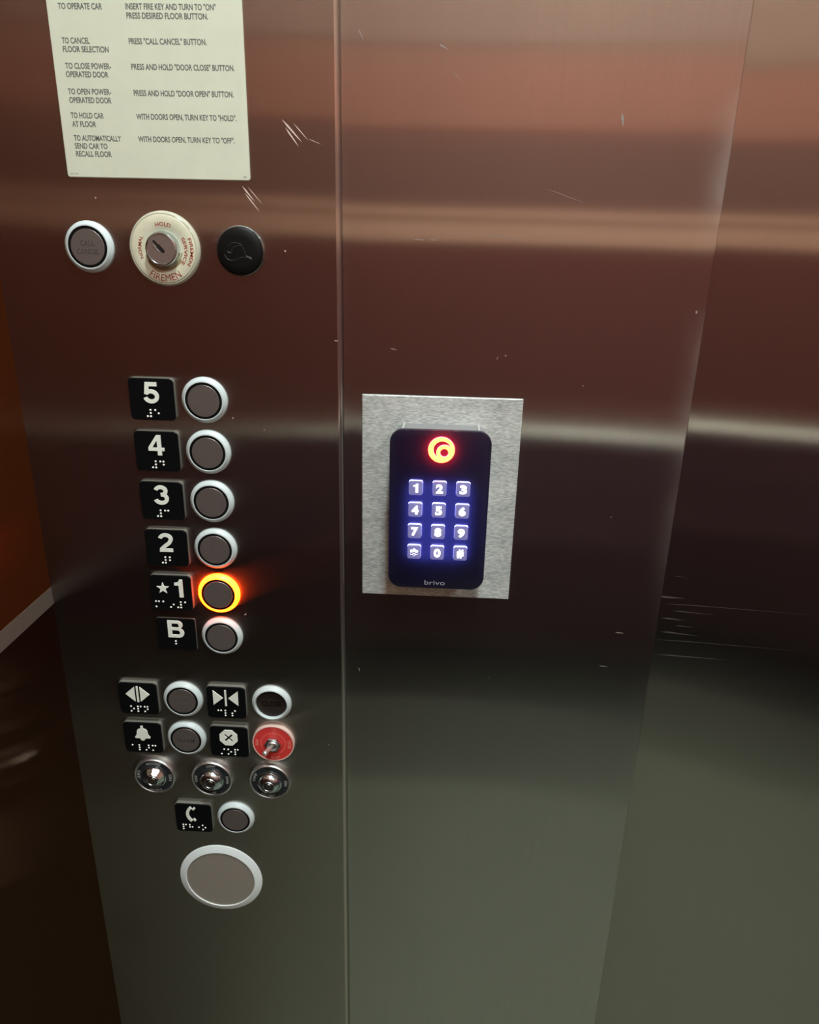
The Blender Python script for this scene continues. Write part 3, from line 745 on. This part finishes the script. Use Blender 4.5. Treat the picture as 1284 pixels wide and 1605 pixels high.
YF = -0.020                      # front of the keypad cover
kx, kz = 0.5, -178.0
rd = thing('keypad_reader', (kx * MM, PY - 0.0015, EYE + kz * MM), 'black keypad reader with lit keys and red emblem on the aluminium plate', 'keypad')
DEP = (PY - 0.0015 - YF) / MM
build('housing', rbox(65.0, 112.6, 8.5, [(0.8, 0), (0.4, DEP - 8), (0.0, DEP - 4.5), (0.2, DEP - 3.6)], n=10).xf(lambda p: (p[0], p[1], p[2] + 0.6)), housing_grey, parent=rd, smooth=40)
for x in (-25.6, 25.6): build('seam', box(x - 0.6, x + 0.6, -(DEP - 4.6), -1.0, 56.3, 57.0), seam_pale, parent=rd, smooth=0)
cv = rbox(68.2, 116.4, 9.5, [(0.6, DEP - 3.6), (0.0, DEP - 3.0), (0.0, DEP - 1.2), (0.35, DEP - 0.4), (1.2, DEP)], n=12)
cv.f.pop(-2); cv.m.pop(-2)             # open at the back, over the housing
build('front_cover', cv, cover_black, parent=rd, smooth=40)
bl = rbox(45.0, 58.0, 8.0, [(0, DEP - 3.55), (0, DEP - 3.3)]); bl.xf(lambda p: (p[0] + 0.35, p[1], p[2] - 7.0))
bo = build('keypad_backlight', bl, blue_led, parent=rd, smooth=0)
ro = build('emblem_backlight', lathe([(10.5, DEP - 3.55), (10.5, DEP - 3.3), (0, DEP - 3.3)], 40, 0.7, 45.0), red_led, parent=rd, smooth=0)
KX = (-15.8, 0.35, 16.5); KZ = (18.1, 2.3, -13.6, -29.2)
for i, s in enumerate('123456789*0#'):
    x, z = KX[i % 3], KZ[i // 3]
    kb = rbox(9.4, 10.3, 1.4, [(0, DEP - 0.1), (0, DEP + 1.9), (0.25, DEP + 2.3), (0.6, DEP + 2.4)], n=4)
    nf = len(kb.f); c = 20
    for q in range(c): kb.m[q] = 1
    ko = build('key', kb, [key_body, key_side], parent=rd, loc=(x * MM, 0, z * MM), smooth=30)
    mb = poly2d(GLYPH['1'], DEP + 2.3, DEP + 2.65) if s == '1' else text(s, cap=10, t0=DEP + 2.3, t1=DEP + 2.65, bold=0.045)
    xs_ = [p[0] for p in mb.v]; zs = [p[2] for p in mb.v]
    x0, x1, z0, z1 = min(xs_), max(xs_), min(zs), max(zs)
    wd, ht = (3.2, 6.4) if s == '1' else ((5.6, 5.6) if s == '*' else (4.7, 6.4))
    mb.xf(lambda p: ((p[0] - (x0 + x1) / 2) * wd / (x1 - x0), p[1], (p[2] - (z0 + z1) / 2) * ht / (z1 - z0)))
    build('numeral', mb, key_num, parent=ko, smooth=0)
# emblem: ring, crescent gap and a small inner ring
def emblem(t0, t1):
    big = circ(8.9, 0, 0, 64)
    hole = circ(2.7, 1.95, -1.9, 40)
    D = ((0.5, 0.1), 5.8); S = ((2.1, -1.9), 5.5)
    out = [p for p in circ(D[1], D[0][0], D[0][1], 240) if math.hypot(p[0] - S[0][0], p[1] - S[0][1]) > S[1]]
    inn = [p for p in circ(S[1], S[0][0], S[0][1], 240) if math.hypot(p[0] - D[0][0], p[1] - D[0][1]) < D[1]]
    def start(pts):        # rotate the list so that it is one continuous run
        for k in range(len(pts)):
            if math.hypot(pts[k][0] - pts[k - 1][0], pts[k][1] - pts[k - 1][1]) > 1.0: return pts[k:] + pts[:k]
        return pts
    out, inn = start(out), start(inn)
    if math.hypot(out[-1][0] - inn[0][0], out[-1][1] - inn[0][1]) > math.hypot(out[-1][0] - inn[-1][0], out[-1][1] - inn[-1][1]): inn = inn[::-1]
    return poly2d([big, out + inn, hole], t0, t1)
eb = emblem(DEP - 0.05, DEP + 0.9)
for i, q in enumerate(eb.f):
    ys = [eb.v[k][1] for k in q]
    eb.m[i] = 0 if max(ys) - min(ys) < 1e-4 else 1
eo = build('emblem', eb, [logo_face, logo_side], parent=rd, loc=(0.7 * MM, 0, 45.0 * MM), smooth=0)
eo['label'] = 'round emblem glowing red and orange'
build('wordmark', text("brivo", cap=3.7, width=14.6, x=-0.6, z=-55.0, t0=DEP - 0.03, t1=DEP + 0.05, align='C', bold=0.0), word_grey, parent=rd, smooth=0)
